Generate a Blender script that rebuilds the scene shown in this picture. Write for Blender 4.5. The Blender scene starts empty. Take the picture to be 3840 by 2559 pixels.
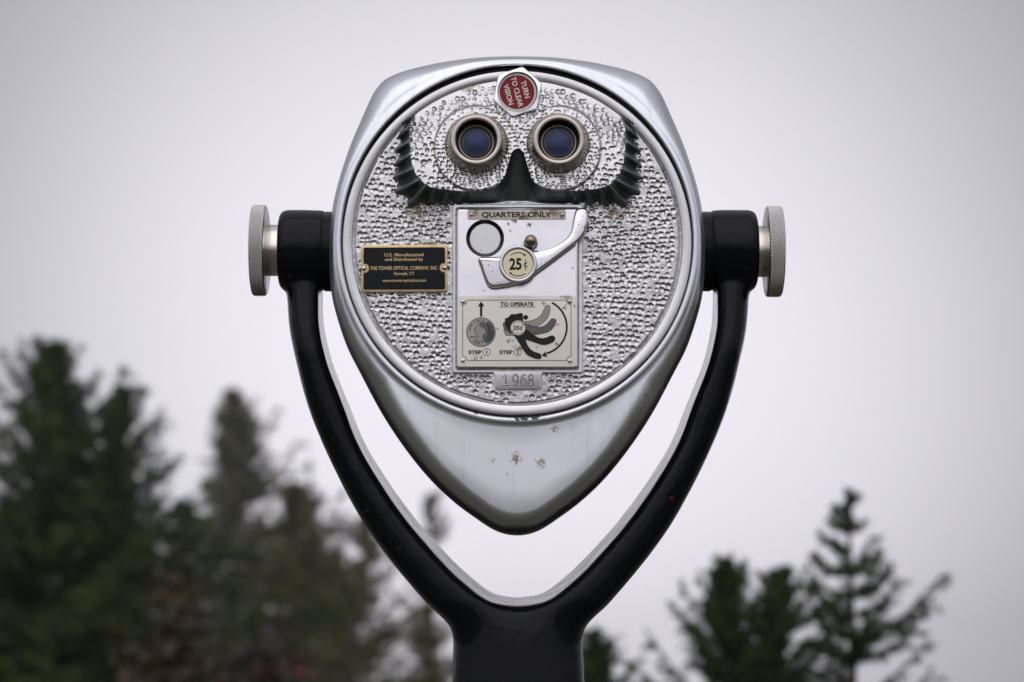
import bpy, bmesh, math, random
import numpy as np
from mathutils import Vector

R = math.radians
sc = bpy.context.scene
COL = sc.collection

# ------------------------------------------------------------------ camera, sky, sun, exposure
S = 0.00025                      # metres per photo pixel on the viewer's front plane
FPX = 9600.0                     # 90 mm lens on a 3840 px wide frame
PITCH = R(7.8)
DAX = 350.0                      # depth of the pivot axis behind the front lip, in photo pixels
Y0 = -DAX * S
CAM = np.array([-0.0055, Y0 - 2.4 * math.cos(PITCH), 1.30 - 2.4 * math.sin(PITCH)])

cam = bpy.data.cameras.new('camera')
cam.lens = 90; cam.sensor_width = 36; cam.clip_end = 6000; cam.clip_start = 0.05
cam.dof.use_dof = True; cam.dof.focus_distance = 2.41; cam.dof.aperture_fstop = 6.0
cam.dof.aperture_blades = 9
camo = bpy.data.objects.new('camera', cam); COL.objects.link(camo)
camo.location = CAM; camo.rotation_euler = (R(90) + PITCH, 0, 0)
sc.camera = camo

SUN_EL, SUN_AZ = R(50), R(188)   # a weak sun behind cloud, from over the photographer's shoulder
world = bpy.data.worlds.new('World'); sc.world = world; world.use_nodes = True
wn = world.node_tree; wn.nodes.clear()
def W(t, **k):
    n = wn.nodes.new(t)
    for a, b in k.items(): setattr(n, a, b)
    return n
out = W('ShaderNodeOutputWorld'); bg = W('ShaderNodeBackground'); bg.inputs[1].default_value = 0.1
sky = W('ShaderNodeTexSky', sky_type='NISHITA', sun_disc=False, sun_elevation=SUN_EL, sun_rotation=SUN_AZ,
        air_density=1.0, dust_density=4.0)
hsv = W('ShaderNodeHueSaturation'); hsv.inputs['Saturation'].default_value = 0.25
wn.links.new(sky.outputs[0], hsv.inputs['Color'])
tc = W('ShaderNodeTexCoord')
nz = W('ShaderNodeTexNoise'); nz.inputs['Scale'].default_value = 2.2; nz.inputs['Detail'].default_value = 3
nz.inputs['Roughness'].default_value = 0.4
wn.links.new(tc.outputs['Generated'], nz.inputs['Vector'])
# lens vignette put into the sky: brighter straight ahead, darker towards the frame corners
dotn = W('ShaderNodeVectorMath', operation='DOT_PRODUCT')
gd = Vector((0.0, math.cos(R(6.5)), math.sin(R(6.5))))
dotn.inputs[1].default_value = gd
nrm = W('ShaderNodeVectorMath', operation='NORMALIZE')
wn.links.new(tc.outputs['Generated'], nrm.inputs[0]); wn.links.new(nrm.outputs[0], dotn.inputs[0])
ac = W('ShaderNodeMath', operation='ARCCOSINE'); wn.links.new(dotn.outputs['Value'], ac.inputs[0])
rmp = W('ShaderNodeMapRange', interpolation_type='SMOOTHERSTEP')
rmp.inputs['From Min'].default_value = R(1.5); rmp.inputs['From Max'].default_value = R(19.5)
rmp.inputs['To Min'].default_value = 1; rmp.inputs['To Max'].default_value = 0
wn.links.new(ac.outputs[0], rmp.inputs['Value'])
vignette = W('ShaderNodeMath', operation='MULTIPLY_ADD'); vignette.inputs[1].default_value = 6.9; vignette.inputs[2].default_value = 3.6
wn.links.new(rmp.outputs[0], vignette.inputs[0])
sdot = W('ShaderNodeVectorMath', operation='DOT_PRODUCT'); wn.links.new(nrm.outputs[0], sdot.inputs[0])
sdot.inputs[1].default_value = (math.sin(SUN_AZ) * math.cos(SUN_EL), math.cos(SUN_AZ) * math.cos(SUN_EL), math.sin(SUN_EL))
sgl = W('ShaderNodeMapRange'); sgl.inputs['From Min'].default_value = -.1; sgl.inputs['From Max'].default_value = 1
sgl.inputs['To Min'].default_value = 0; sgl.inputs['To Max'].default_value = 6.6; wn.links.new(sdot.outputs['Value'], sgl.inputs['Value'])
gsum = W('ShaderNodeMath', operation='ADD'); wn.links.new(vignette.outputs[0], gsum.inputs[0]); wn.links.new(sgl.outputs[0], gsum.inputs[1])
nzm = W('ShaderNodeMath', operation='MULTIPLY_ADD'); nzm.inputs[1].default_value = 0.35; nzm.inputs[2].default_value = 0.82
wn.links.new(nz.outputs['Fac'], nzm.inputs[0])
lum = W('ShaderNodeMath', operation='MULTIPLY'); wn.links.new(gsum.outputs[0], lum.inputs[0]); wn.links.new(nzm.outputs[0], lum.inputs[1])
cmul = W('ShaderNodeVectorMath', operation='SCALE'); cmul.inputs[0].default_value = (0.987, 0.957, 1.055)
wn.links.new(lum.outputs[0], cmul.inputs['Scale'])
mix = W('ShaderNodeMix', data_type='RGBA'); mix.inputs['Factor'].default_value = 0.93
wn.links.new(hsv.outputs[0], mix.inputs[6]); wn.links.new(cmul.outputs[0], mix.inputs[7])
wn.links.new(mix.outputs[2], bg.inputs[0]); wn.links.new(bg.outputs[0], out.inputs[0])

sun = bpy.data.lights.new('sun', 'SUN'); sun.energy = 0.8; sun.angle = R(76); sun.color = (1, 0.97, 0.93)
suno = bpy.data.objects.new('sun', sun); COL.objects.link(suno)
sd = Vector((math.sin(SUN_AZ) * math.cos(SUN_EL), math.cos(SUN_AZ) * math.cos(SUN_EL), math.sin(SUN_EL)))
suno.rotation_euler = sd.to_track_quat('Z', 'Y').to_euler(); suno.location = (0, 0, 8)

sc.view_settings.view_transform = 'Standard'; sc.view_settings.look = 'None'
sc.view_settings.exposure = 0; sc.view_settings.gamma = 1; sc.view_settings.use_curve_mapping = False
sc.render.engine = 'CYCLES'
sc.cycles.use_denoising = True
sc.cycles.max_bounces = 8

# ------------------------------------------------------------------ helpers
def P(px, py, d=0.0, Y=None):
    """photo pixel -> world point on the vertical plane at depth d (pixels behind the lip) or at world Y"""
    px = np.asarray(px, float); py = np.asarray(py, float)
    Yp = Y if Y is not None else Y0 + np.asarray(d, float) * S
    a = (px - 1920) / FPX; b = (1279.5 - py) / FPX
    dy = math.cos(PITCH) - b * math.sin(PITCH); dz = math.sin(PITCH) + b * math.cos(PITCH)
    t = (Yp - CAM[1]) / dy
    return np.stack(np.broadcast_arrays(CAM[0] + a * t, CAM[1] + dy * t, CAM[2] + dz * t), -1)

def KS(px, py, d):               # metres per pixel there
    return float(np.linalg.norm(P(px + 1, py, d) - P(px, py, d)))

def tag(o, label, cat, group=None, kind=None):
    if label: o['label'] = label
    if cat: o['category'] = cat
    if group: o['group'] = group
    if kind: o['kind'] = kind
    return o

class MB:
    def __init__(self): self.v = []; self.f = []
    def add(self, verts, faces):
        n = len(self.v); self.v += [tuple(map(float, q)) for q in verts]
        self.f += [tuple(i + n for i in q) for q in faces]; return self
    def loft(self, rings, closed=True, cap0=False, cap1=False, flip=False):
        n = len(rings[0]); V = [q for r in rings for q in r]; F = []
        for i in range(len(rings) - 1):
            for j in range(n if closed else n - 1):
                k = (j + 1) % n
                q = (i * n + j, i * n + k, (i + 1) * n + k, (i + 1) * n + j)
                F.append(q[::-1] if flip else q)
        if cap0: F.append(tuple(range(n)) if flip else tuple(range(n))[::-1])
        if cap1:
            b = (len(rings) - 1) * n
            F.append(tuple(range(b, b + n))[::-1] if flip else tuple(range(b, b + n)))
        return self.add(V, F)
    def build(self, name, mat, parent=None, smooth=True, angle=35, recalc=True):
        me = bpy.data.meshes.new(name); me.from_pydata(self.v, [], self.f)
        return finish(me, name, mat, parent, smooth, angle, recalc)

def finish(me, name, mat, parent, smooth=True, angle=35, recalc=True):
    if recalc:
        bm = bmesh.new(); bm.from_mesh(me); bmesh.ops.remove_doubles(bm, verts=bm.verts, dist=1e-7)
        bmesh.ops.recalc_face_normals(bm, faces=bm.faces); bm.to_mesh(me); bm.free()
    me.update()
    if smooth:
        me.polygons.foreach_set('use_smooth', np.array([len(q.vertices) <= 8 for q in me.polygons], bool))
        me.set_sharp_from_angle(angle=R(angle))
    me.materials.append(mat)
    o = bpy.data.objects.new(name, me); COL.objects.link(o)
    if parent: o.parent = parent
    return o

def fastmesh(name, V, F, mat, parent=None, smooth=True):
    """V (n,3) array, F (m,k) int array"""
    V = np.asarray(V, np.float32); F = np.asarray(F, np.int32); m, k = F.shape
    me = bpy.data.meshes.new(name)
    me.vertices.add(len(V)); me.vertices.foreach_set('co', V.ravel())
    me.loops.add(m * k); me.loops.foreach_set('vertex_index', F.ravel())
    me.polygons.add(m); me.polygons.foreach_set('loop_start', np.arange(m, dtype=np.int32) * k)
    me.polygons.foreach_set('loop_total', np.full(m, k, np.int32))
    me.update(calc_edges=True)
    if smooth: me.polygons.foreach_set('use_smooth', np.ones(m, bool))
    me.materials.append(mat)
    o = bpy.data.objects.new(name, me); COL.objects.link(o)
    if parent: o.parent = parent
    return o

def lathe(mb, px, py, prof, seg=64, rot=0.0, d0=None):
    """rings of (radius px, depth px) about a horizontal axis through the pixel, at depth d0"""
    d0 = prof[0][1] if d0 is None else d0
    c = P(px, py, d0); k = KS(px, py, d0); rings = []
    for r, d in prof:
        y = Y0 + d * S
        rings.append([(c[0] + r * k * math.cos(rot + 2 * math.pi * i / seg), y,
                       c[2] + r * k * math.sin(rot + 2 * math.pi * i / seg)) for i in range(seg)])
    mb.loft(rings, True, False, False)
    return mb

def inset(pts, a):
    """move a closed outline inward by a (clockwise on screen or not: sign from area)"""
    p = np.asarray(pts, float); n = len(p)
    area = 0.5 * np.sum(p[:, 0] * np.roll(p[:, 1], -1) - np.roll(p[:, 0], -1) * p[:, 1])
    e = np.roll(p, -1, 0) - p; L = np.linalg.norm(e, axis=1, keepdims=True) + 1e-9; e /= L
    nn = np.stack([-e[:, 1], e[:, 0]], 1) * (1 if area > 0 else -1)
    m = nn + np.roll(nn, 1, 0); m /= np.maximum(np.linalg.norm(m, axis=1, keepdims=True), 1e-6)
    cosh = np.clip(np.sum(m * nn, 1, keepdims=True), 0.5, 1)
    return p + m * a / cosh

def slab(mb, pts, d_back, d_front, bev=3.0):
    """a plate: outline in pixels, thickness between two depths, front edge rounded"""
    rg = [P(*np.asarray(pts, float).T, d_back)]
    for t in (0, .33, .66, 1):
        a = t * math.pi / 2
        q = inset(pts, bev * (1 - math.cos(a)))
        rg.append(P(q[:, 0], q[:, 1], d_front + bev * (1 - math.sin(a))))
    mb.loft([list(map(tuple, r)) for r in rg], True, True, True)
    return mb

def rrect(x0, y0, x1, y1, r, n=6):
    o = []
    for cx, cy, a in ((x1 - r, y0 + r, -90), (x1 - r, y1 - r, 0), (x0 + r, y1 - r, 90), (x0 + r, y0 + r, 180)):
        for i in range(n + 1):
            t = R(a + 90 * i / n); o.append((cx + r * math.cos(t), cy + r * math.sin(t)))
    return o

def smooth_poly(pts, n=6, closed=True):
    """Catmull-Rom through the points"""
    p = np.asarray(pts, float); m = len(p); o = []
    for i in range(m if closed else m - 1):
        if closed: a, b, c, d = p[(i - 1) % m], p[i], p[(i + 1) % m], p[(i + 2) % m]
        else: a, b, c, d = p[max(i - 1, 0)], p[i], p[i + 1], p[min(i + 2, m - 1)]
        for j in range(n):
            t = j / n
            o.append(0.5 * ((2 * b) + (c - a) * t + (2 * a - 5 * b + 4 * c - d) * t * t + (3 * b - a - 3 * c + d) * t ** 3))
    if not closed: o.append(p[-1])
    return np.array(o)

def flat(mb, pts, d):            # printed patch
    q = P(*np.asarray(pts, float).T, d)
    mb.add(q, [tuple(range(len(q)))]); return mb

def ribbon(mb, pts, w, d, closed=False):
    p = np.asarray(pts, float); n = len(p)
    t = np.gradient(p, axis=0) if not closed else np.roll(p, -1, 0) - np.roll(p, 1, 0)
    t /= np.linalg.norm(t, axis=1, keepdims=True) + 1e-9
    nn = np.stack([-t[:, 1], t[:, 0]], 1) * w / 2
    a = P(*(p + nn).T, d); b = P(*(p - nn).T, d)
    F = [(i, (i + 1) % n, n + (i + 1) % n, n + i) for i in range(n if closed else n - 1)]
    mb.add(list(a) + list(b), F); return mb

def arcpts(cx, cy, r, a0, a1, n=24):
    return [(cx + r * math.cos(R(a0 + (a1 - a0) * i / n)), cy + r * math.sin(R(a0 + (a1 - a0) * i / n))) for i in range(n + 1)]

_tx = {}
def text2d(body, bold):
    if (body, bold) not in _tx:
        cu = bpy.data.curves.new('print', 'FONT'); cu.body = body; cu.offset = bold; cu.resolution_u = 4
        o = bpy.data.objects.new('print', cu); COL.objects.link(o)
        me = bpy.data.meshes.new_from_object(o.evaluated_get(bpy.context.evaluated_depsgraph_get()))
        v = np.array([tuple(q.co) for q in me.vertices])[:, :2]; f = [tuple(q.vertices) for q in me.polygons]
        bpy.data.objects.remove(o); bpy.data.curves.remove(cu); bpy.data.meshes.remove(me)
        mn, mx = v.min(0), v.max(0)
        _tx[(body, bold)] = ((v - (mn + mx) / 2) / (mx - mn), f)
    return _tx[(body, bold)]

def text(mb, body, cx, cy, w, h, d, bold=0.0, rot=0.0):
    """lettering fitted to a w x h pixel box centred at the pixel, turned clockwise by rot degrees"""
    v, f = text2d(body, bold)
    x = v[:, 0] * w; y = -v[:, 1] * h; c, s = math.cos(R(rot)), math.sin(R(rot))
    mb.add(P(cx + x * c - y * s, cy + x * s + y * c, d), f); return mb

def interp_pts(pts, n):          # resample open polyline by arclength
    p = np.asarray(pts, float); L = np.r_[0, np.cumsum(np.linalg.norm(np.diff(p, axis=0), axis=1))]
    t = np.linspace(0, L[-1], n)
    return np.stack([np.interp(t, L, p[:, 0]), np.interp(t, L, p[:, 1])], 1)

def in_poly(x, y, poly):
    r = np.zeros(x.shape, bool); n = len(poly); j = n - 1
    for i in range(n):
        xi, yi = poly[i]; xj, yj = poly[j]
        c = ((yi > y) != (yj > y)) & (x < (xj - xi) * (y - yi) / (yj - yi + 1e-12) + xi)
        r ^= c; j = i
    return r

def sstep(x, a, b):
    t = np.clip((x - a) / (b - a), 0, 1); return t * t * (3 - 2 * t)

def vnoise(x, y, scale, seed):   # smooth value noise for relief
    g = np.random.default_rng(seed).random((256, 256)) * 2 - 1
    X = x / scale; Y = y / scale; xi = np.floor(X).astype(int); yi = np.floor(Y).astype(int)
    fx = X - xi; fy = Y - yi; fx = fx * fx * (3 - 2 * fx); fy = fy * fy * (3 - 2 * fy)
    q = lambda a, b: g[a % 256, b % 256]
    return (q(xi, yi) * (1 - fx) + q(xi + 1, yi) * fx) * (1 - fy) + (q(xi, yi + 1) * (1 - fx) + q(xi + 1, yi + 1) * fx) * fy

# ------------------------------------------------------------------ materials
class M:
    def __init__(self, name, base=(.5, .5, .5), metal=0.0, rough=.5, **inp):
        self.m = bpy.data.materials.new(name); self.m.use_nodes = True
        self.t = self.m.node_tree; self.b = self.t.nodes['Principled BSDF']
        self.b.inputs['Base Color'].default_value = (*base, 1)
        self.b.inputs['Metallic'].default_value = metal; self.b.inputs['Roughness'].default_value = rough
        for k, v in inp.items(): self.b.inputs[k.replace('_', ' ')].default_value = v
        self.co = None; self.base = base; self.bcol = None; self.hgt = None
    def n(self, t, **k):
        q = self.t.nodes.new(t)
        for a, b in k.items(): setattr(q, a, b)
        return q
    def l(self, a, b): self.t.links.new(a, b)
    def coord(self):
        if not self.co: self.co = self.n('ShaderNodeTexCoord').outputs['Object']
        return self.co
    def noise(self, scale, detail=3, rough=.5, stretch=None, dist=0.0):
        q = self.n('ShaderNodeTexNoise'); q.inputs['Scale'].default_value = scale
        q.inputs['Detail'].default_value = detail; q.inputs['Roughness'].default_value = rough
        q.inputs['Distortion'].default_value = dist
        if stretch:
            mp = self.n('ShaderNodeMapping'); mp.inputs['Scale'].default_value = stretch
            self.l(self.coord(), mp.inputs[0]); self.l(mp.outputs[0], q.inputs['Vector'])
        else: self.l(self.coord(), q.inputs['Vector'])
        return q.outputs['Fac']
    def rng(self, x, a, b, c, d):
        q = self.n('ShaderNodeMapRange'); 
        for i, v in zip((1, 2, 3, 4), (a, b, c, d)): q.inputs[i].default_value = v
        self.l(x, q.inputs[0]); return q.outputs[0]
    def math(self, op, a, b=None):
        q = self.n('ShaderNodeMath', operation=op)
        for i, v in enumerate((a, b)):
            if v is None: continue
            if isinstance(v, (int, float)): q.inputs[i].default_value = v
            else: self.l(v, q.inputs[i])
        return q.outputs[0]
    def tint(self, fac, col):
        """mix the base colour towards col where fac"""
        q = self.n('ShaderNodeMix', data_type='RGBA'); self.l(fac, q.inputs[0])
        if self.bcol: self.l(self.bcol, q.inputs[6])
        else: q.inputs[6].default_value = (*self.base, 1)
        q.inputs[7].default_value = (*col, 1); self.bcol = q.outputs[2]
        self.l(self.bcol, self.b.inputs['Base Color']); return self
    def rough(self, x): self.l(x, self.b.inputs['Roughness']); return self
    def metal(self, x): self.l(x, self.b.inputs['Metallic']); return self
    def bump(self, x, strength, dist):
        q = self.n('ShaderNodeBump'); q.inputs['Strength'].default_value = strength; q.inputs['Distance'].default_value = dist
        self.l(x, q.inputs['Height'])
        if self.hgt: self.l(self.hgt, q.inputs['Normal'])
        self.hgt = q.outputs[0]; self.l(self.hgt, self.b.inputs['Normal']); return self
    def spot(self, px, py, d, r_px, seed_scale=420, sx=1.0):
        """0..1 mask of an irregular stain about a pixel"""
        c = P(px, py, d)
        v = self.n('ShaderNodeVectorMath', operation='SUBTRACT'); self.l(self.coord(), v.inputs[0]); v.inputs[1].default_value = c
        w = self.n('ShaderNodeVectorMath', operation='MULTIPLY'); self.l(v.outputs[0], w.inputs[0]); w.inputs[1].default_value = (1 / sx, .15, 1)
        ln = self.n('ShaderNodeVectorMath', operation='LENGTH'); self.l(w.outputs[0], ln.inputs[0])
        nz = self.noise(seed_scale * 1.5, 5, .7)
        x = self.math('ADD', self.math('DIVIDE', ln.outputs['Value'], 1.75 * r_px * S), self.math('MULTIPLY', nz, 2.6))
        return self.rng(x, 1.5, 1.75, 1, 0)
    def mx(self, *a):
        o = a[0]
        for b in a[1:]: o = self.math('MAXIMUM', o, b)
        return o

def mat_housing():
    m = M('polished_aluminium', (.62, .637, .675), 1, .2)
    r = m.noise(9, 4, .6); streak = m.noise(30, 3, .6, (1, 1, .15))
    m.rough(m.math('ADD', m.rng(r, .3, .7, .24, .36), m.rng(streak, .4, .7, 0, .06)))
    m.tint(m.rng(m.noise(14, 3), .45, .75, 0, .35), (.54, .565, .62))
    m.bump(m.noise(11, 2, .4), .25, .004)
    m.bump(m.noise(900, 2, .5, (.12, 1, 1)), .03, .0002)
    m.tint(m.rng(m.noise(70, 4, .6, (1, 1, .05)), .56, .72, 0, .4), (.42, .43, .45))
    pits = m.rng(m.noise(420, 2, .5), .765, .785, 0, 1)
    st = m.mx(m.spot(2028, 1742, 40, 22), m.spot(1935, 1722, 40, 26, 240), m.spot(2078, 1612, 40, 16),
              m.spot(2310, 1645, 60, 12), m.spot(1905, 1780, 40, 9), m.spot(2145, 1609, 40, 9, 240), m.spot(1850, 1730, 40, 12, 300))
    m.tint(m.math('MULTIPLY', st, .85), (.16, .10, .055))
    bk = m.mx(m.spot(2420, 1492, 80, 14, 260), m.spot(1462, 1484, 80, 6), m.spot(2415, 1508, 80, 8, 260), m.spot(1566, 336, 40, 6),
              m.spot(2310, 1545, 60, 5), m.spot(1785, 1548, 0, 10), m.spot(1960, 1569, 2, 18, 200, 2), m.spot(2010, 1568, 2, 14, 200, 2))
    m.tint(bk, (.02, .018, .015))
    m.tint(m.math('MULTIPLY', pits, .7), (.08, .07, .06))
    m.metal(m.rng(m.mx(st, bk), 0, 1, 1, .15))
    return m.m

def mat_cast():
    m = M('cast_aluminium', (.50, .50, .51), 1, .3)
    m.rough(m.rng(m.noise(60, 4, .6), .3, .7, .21, .37))
    m.bump(m.noise(420, 3, .6), .2, .0006)
    m.bump(m.noise(150, 3, .6), .15, .001)
    m.tint(m.rng(m.noise(70, 5, .7), .62, .74, 0, .55), (.42, .40, .34))
    rust = m.mx(m.spot(1492, 640, 30, 16, 200), m.spot(2408, 600, 30, 12, 200), m.spot(1560, 790, 30, 60, 120, 1.4), m.spot(2310, 790, 30, 50, 120, 1.4),
                m.spot(1372, 760, 30, 13), m.spot(1650, 1380, 30, 9), m.spot(1755, 330, 20, 22, 200, 2))
    m.tint(m.math('MULTIPLY', rust, .6), (.22, .14, .07))
    m.metal(m.rng(rust, 0, 1, 1, .5))
    return m.m

def mat_ring():
    m = M('satin_aluminium', (.57, .57, .59), 1, .3)
    m.rough(m.rng(m.noise(20, 3), .3, .7, .24, .38))
    sp = m.rng(m.noise(500, 2, .5), .69, .72, 0, .8); m.tint(sp, (.25, .22, .2))
    m.bump(m.noise(300, 3, .6), .06, .0004)
    m.tint(m.rng(m.noise(45, 4, .7), .66, .74, 0, .5), (.4, .34, .26))
    return m.m

def mat_chrome(name, speck=False):
    m = M(name, (.76, .76, .785) if speck else (.74, .74, .765), 1, .14)
    m.rough(m.rng(m.noise(25, 4, .6), .3, .75, .1, .3))
    m.tint(m.rng(m.noise(18, 5, .65), .52, .7, 0, .5), (.66, .66, .72))
    m.bump(m.noise(30, 2, .5), .12, .002)
    if speck:
        pit = m.math('MULTIPLY', m.rng(m.noise(520, 3, .6), .60, .66, 0, 1), m.rng(m.noise(40, 2), .42, .6, .15, 1))
        m.tint(pit, (.10, .075, .06)); m.bump(pit, -.4, .0006); m.metal(m.rng(pit, 0, 1, 1, .3))
    else:
        st = m.mx(m.spot(1905, 842, 2, 7), m.spot(1985, 842, 2, 12, 260), m.spot(1914, 866, 2, 5), m.spot(2079, 895, 2, 3), m.spot(1925, 828, 2, 12, 300, 2),
                  m.spot(2148, 1006, 2, 5), m.spot(1815, 1091, 2, 4))
        m.tint(st, (.2, .13, .08)); m.metal(m.rng(st, 0, 1, 1, .3))
    return m.m

def mat_black_paint():
    m = M('black_enamel', (.004, .005, .0065), 0, .12, IOR=1.22)
    m.rough(m.rng(m.noise(14, 4, .6), .3, .7, .04, .13))
    m.bump(m.noise(16, 3, .5), .05, .003)
    m.bump(m.noise(110, 4, .6, (1, 1, .3)), .34, .001)
    m.bump(m.noise(38, 5, .6, None, 1.4), .16, .0022)
    ch = m.rng(m.noise(110, 4, .7), .68, .71, 0, 1)
    m.bump(ch, .5, .0008)
    m.tint(m.rng(m.noise(85, 5, .75), .665, .70, 0, 1), (.055, .05, .046))
    red = m.spot(2521, 1866, 160, 9); m.tint(red, (.22, .02, .01))
    return m.m

def mat_skirt():
    m = M('shaded_black_casting', (.12, .14, .14), .8, .36)  # leftover black paint, plus shade of the downward flutes put into the colour
    m.bump(m.noise(130, 4, .6), .35, .0014)
    m.rough(m.rng(m.noise(80, 3), .3, .7, .26, .5))
    m.tint(m.rng(m.noise(260, 4, .7), .66, .72, 0, .7), (.32, .31, .28))
    return m.m

def mat_enamel(name, col, stains, amt=.75, scale=150):
    m = M(name, col, 0, .32)
    m.tint(m.rng(m.noise(22, 4, .6), .4, .75, 0, .25), tuple(c * .78 for c in col))
    m.tint(m.rng(m.noise(600, 2, .5), .68, .72, 0, .25), (.25, .18, .12))
    if stains:
        m.tint(m.math('MULTIPLY', m.mx(*[m.spot(x, y, d, r, scale, sx) for x, y, d, r, sx in stains]), amt), (.17, .10, .04))
    return m.m

MAT = {
    'housing': mat_housing(), 'cast': mat_cast(), 'ring': mat_ring(), 'chrome': mat_chrome('polished_plate'),
    'lever': mat_chrome('pitted_chrome', True), 'black': mat_black_paint(), 'skirt': mat_skirt(),
    'gap_shade': M('gap_black', (.012, .012, .013), 0, .6, IOR=1.3).m,
    'hole': M('black_bore', (.006, .007, .009), 0, .22, IOR=1.3).m,
    'ink': M('black_ink', (.012, .012, .013), 0, .5, IOR=1.3).m,
    'ink_grey': M('grey_ink', (.10, .10, .10), 0, .5).m,
    'ink_light': M('pale_grey_ink', (.30, .285, .26), 0, .5).m,
    'white': mat_enamel('ivory_enamel', (.72, .68, .60), None),
    'red': M('red_enamel', (.20, .006, .018), 0, .3, IOR=1.3).m,
    'brass': None, 'plaque': M('black_plaque', (.004, .006, .008), 0, .3, IOR=1.25).m,
    'gilt': M('gilt_lettering', (.62, .47, .24), .4, .45).m,
    'cream': mat_enamel('cream_enamel', (.86, .825, .75), [(1780, 1345, -4, 14, 1), (1808, 1343, -4, 10, 1), (2040, 1140, -4, 11, 1), (2115, 1152, -4, 14, 1),
        (1867, 1237, -4, 9, 1), (1908, 1278, -4, 10, 1), (1945, 1305, -4, 13, 1.6), (2090, 1290, -4, 9, 1), (2091, 1218, -4, 5, 1), (2015, 1302, -4, 8, 1), (1925, 1280, -4, 8, 1.5), (2122, 1114, -4, 14, 2.5), (2155, 1150, -4, 8, .5)], .7, 200),
    'label': mat_enamel('stained_label', (.66, .61, .52), [(2075, 798, -2, 22, 1.4), (1975, 812, -2, 16, 1), (1785, 800, -2, 14, .8), (2010, 793, -2, 16, 1.5), (1955, 822, -2, 14, 1.5), (2105, 812, -2, 12, 1)], .75, 150),
    'token': mat_enamel('yellowed_token', (.80, .73, .52), [(1898, 945, -36, 7, 1), (1972, 944, -36, 4, 1), (1898, 990, -36, 4, 1)], .9, 200),
    'coin': M('printed_coin', (.40, .38, .35), 0, .5).m,
}
b = M('brass', (.62, .48, .25), .75, .38); b.tint(b.rng(b.noise(60, 4), .55, .7, 0, .6), (.40, .28, .12)); b.bump(b.noise(200, 3), .15, .0005); MAT['brass'] = b.m
b = M('nickel_bronze', (.27, .225, .18), 1, .24); b.tint(b.rng(b.noise(30, 4), .4, .7, 0, .7), (.28, .23, .18)); b.rough(b.rng(b.noise(80, 3), .3, .7, .18, .36)); MAT['bronze'] = b.m
b = M('worn_nickel', (.60, .58, .57), 1, .3); b.rough(b.rng(b.noise(60, 3), .3, .7, .22, .4)); MAT['nickel'] = b.m
b = M('turned_steel', (.66, .62, .56), 1, .26); b.bump(b.noise(600, 2, .5, (.05, 1, 1)), .2, .0002)
b.tint(b.rng(b.noise(70, 4, .7), .6, .7, 0, .7), (.22, .17, .11)); MAT['steel'] = b.m
b = M('knurled_steel', (.55, .535, .52), 1, .34); MAT['knurl'] = b.m
b = M('rivet_steel', (.62, .60, .58), 1, .22); MAT['rivet'] = b.m

# ------------------------------------------------------------------ the ground
def ground():
    m = M('summit_ground', (.075, .068, .05), 0, .9)
    m.tint(m.rng(m.noise(.35, 5, .6), .4, .65, 0, 1), (.05, .055, .03))
    m.tint(m.rng(m.noise(2.5, 4, .6), .55, .7, 0, .8), (.12, .105, .085))
    m.bump(m.noise(14, 4, .6), .6, .05)
    rr = [0, 1, 2, 3.5, 6, 10, 16, 26, 42, 70, 120, 230, 340, 450]; n = 72; V = []; F = []
    rnd = random.Random(3)
    for i, r in enumerate(rr):
        for j in range(n):
            a = 2 * math.pi * j / n
            z = 0 if r <= 1 else rnd.uniform(-.04, .04) * min(1, r / 8) - max(0, r - 50) * .012
            V.append((r * math.cos(a), r * math.sin(a), z))
    for i in range(len(rr) - 1):
        for j in range(n):
            k = (j + 1) % n; F.append((i * n + j, i * n + k, (i + 1) * n + k, (i + 1) * n + j))
    o = MB().add(V, F).build('ground', m.m, None, True, 180); o['kind'] = 'structure'
ground()

def hills():
    m = M('wooded_ridge', (.022, .028, .014), 0, .95); m.tint(m.rng(m.noise(.08, 4, .6), .4, .65, 0, 1), (.04, .04, .022))
    g = random.Random(4); n = 150; rg = []
    prof = ((150, -2.2), (185, .45), (205, .85), (225, 1.0), (260, .8), (330, -3))
    hh = [6.5 + 1.8 * math.sin(i * .23) + 1.4 * math.sin(i * .61 + 1) + g.uniform(-.5, .9) for i in range(n)]
    for r, k in prof:
        rg.append([(r * math.cos(R(165 + 210 * i / (n - 1))), r * math.sin(R(165 + 210 * i / (n - 1))), (hh[i] * k * min(1, i / 14, (n - 1 - i) / 14) if k > 0 else k * 2) - 1.2) for i in range(n)])
    o = MB().loft(rg, False).build('hills', m.m, None, True, 50); o['kind'] = 'structure'
hills()

# ------------------------------------------------------------------ the coin viewer
viewer = bpy.data.objects.new('coin_operated_viewer', None); COL.objects.link(viewer)
viewer.empty_display_size = .2
tag(viewer, 'silver coin-operated binocular viewer on a black forked post', 'viewer')

CX, CY, RF = 1939.0, 907.0, 660.0     # the round face in the photo

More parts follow.
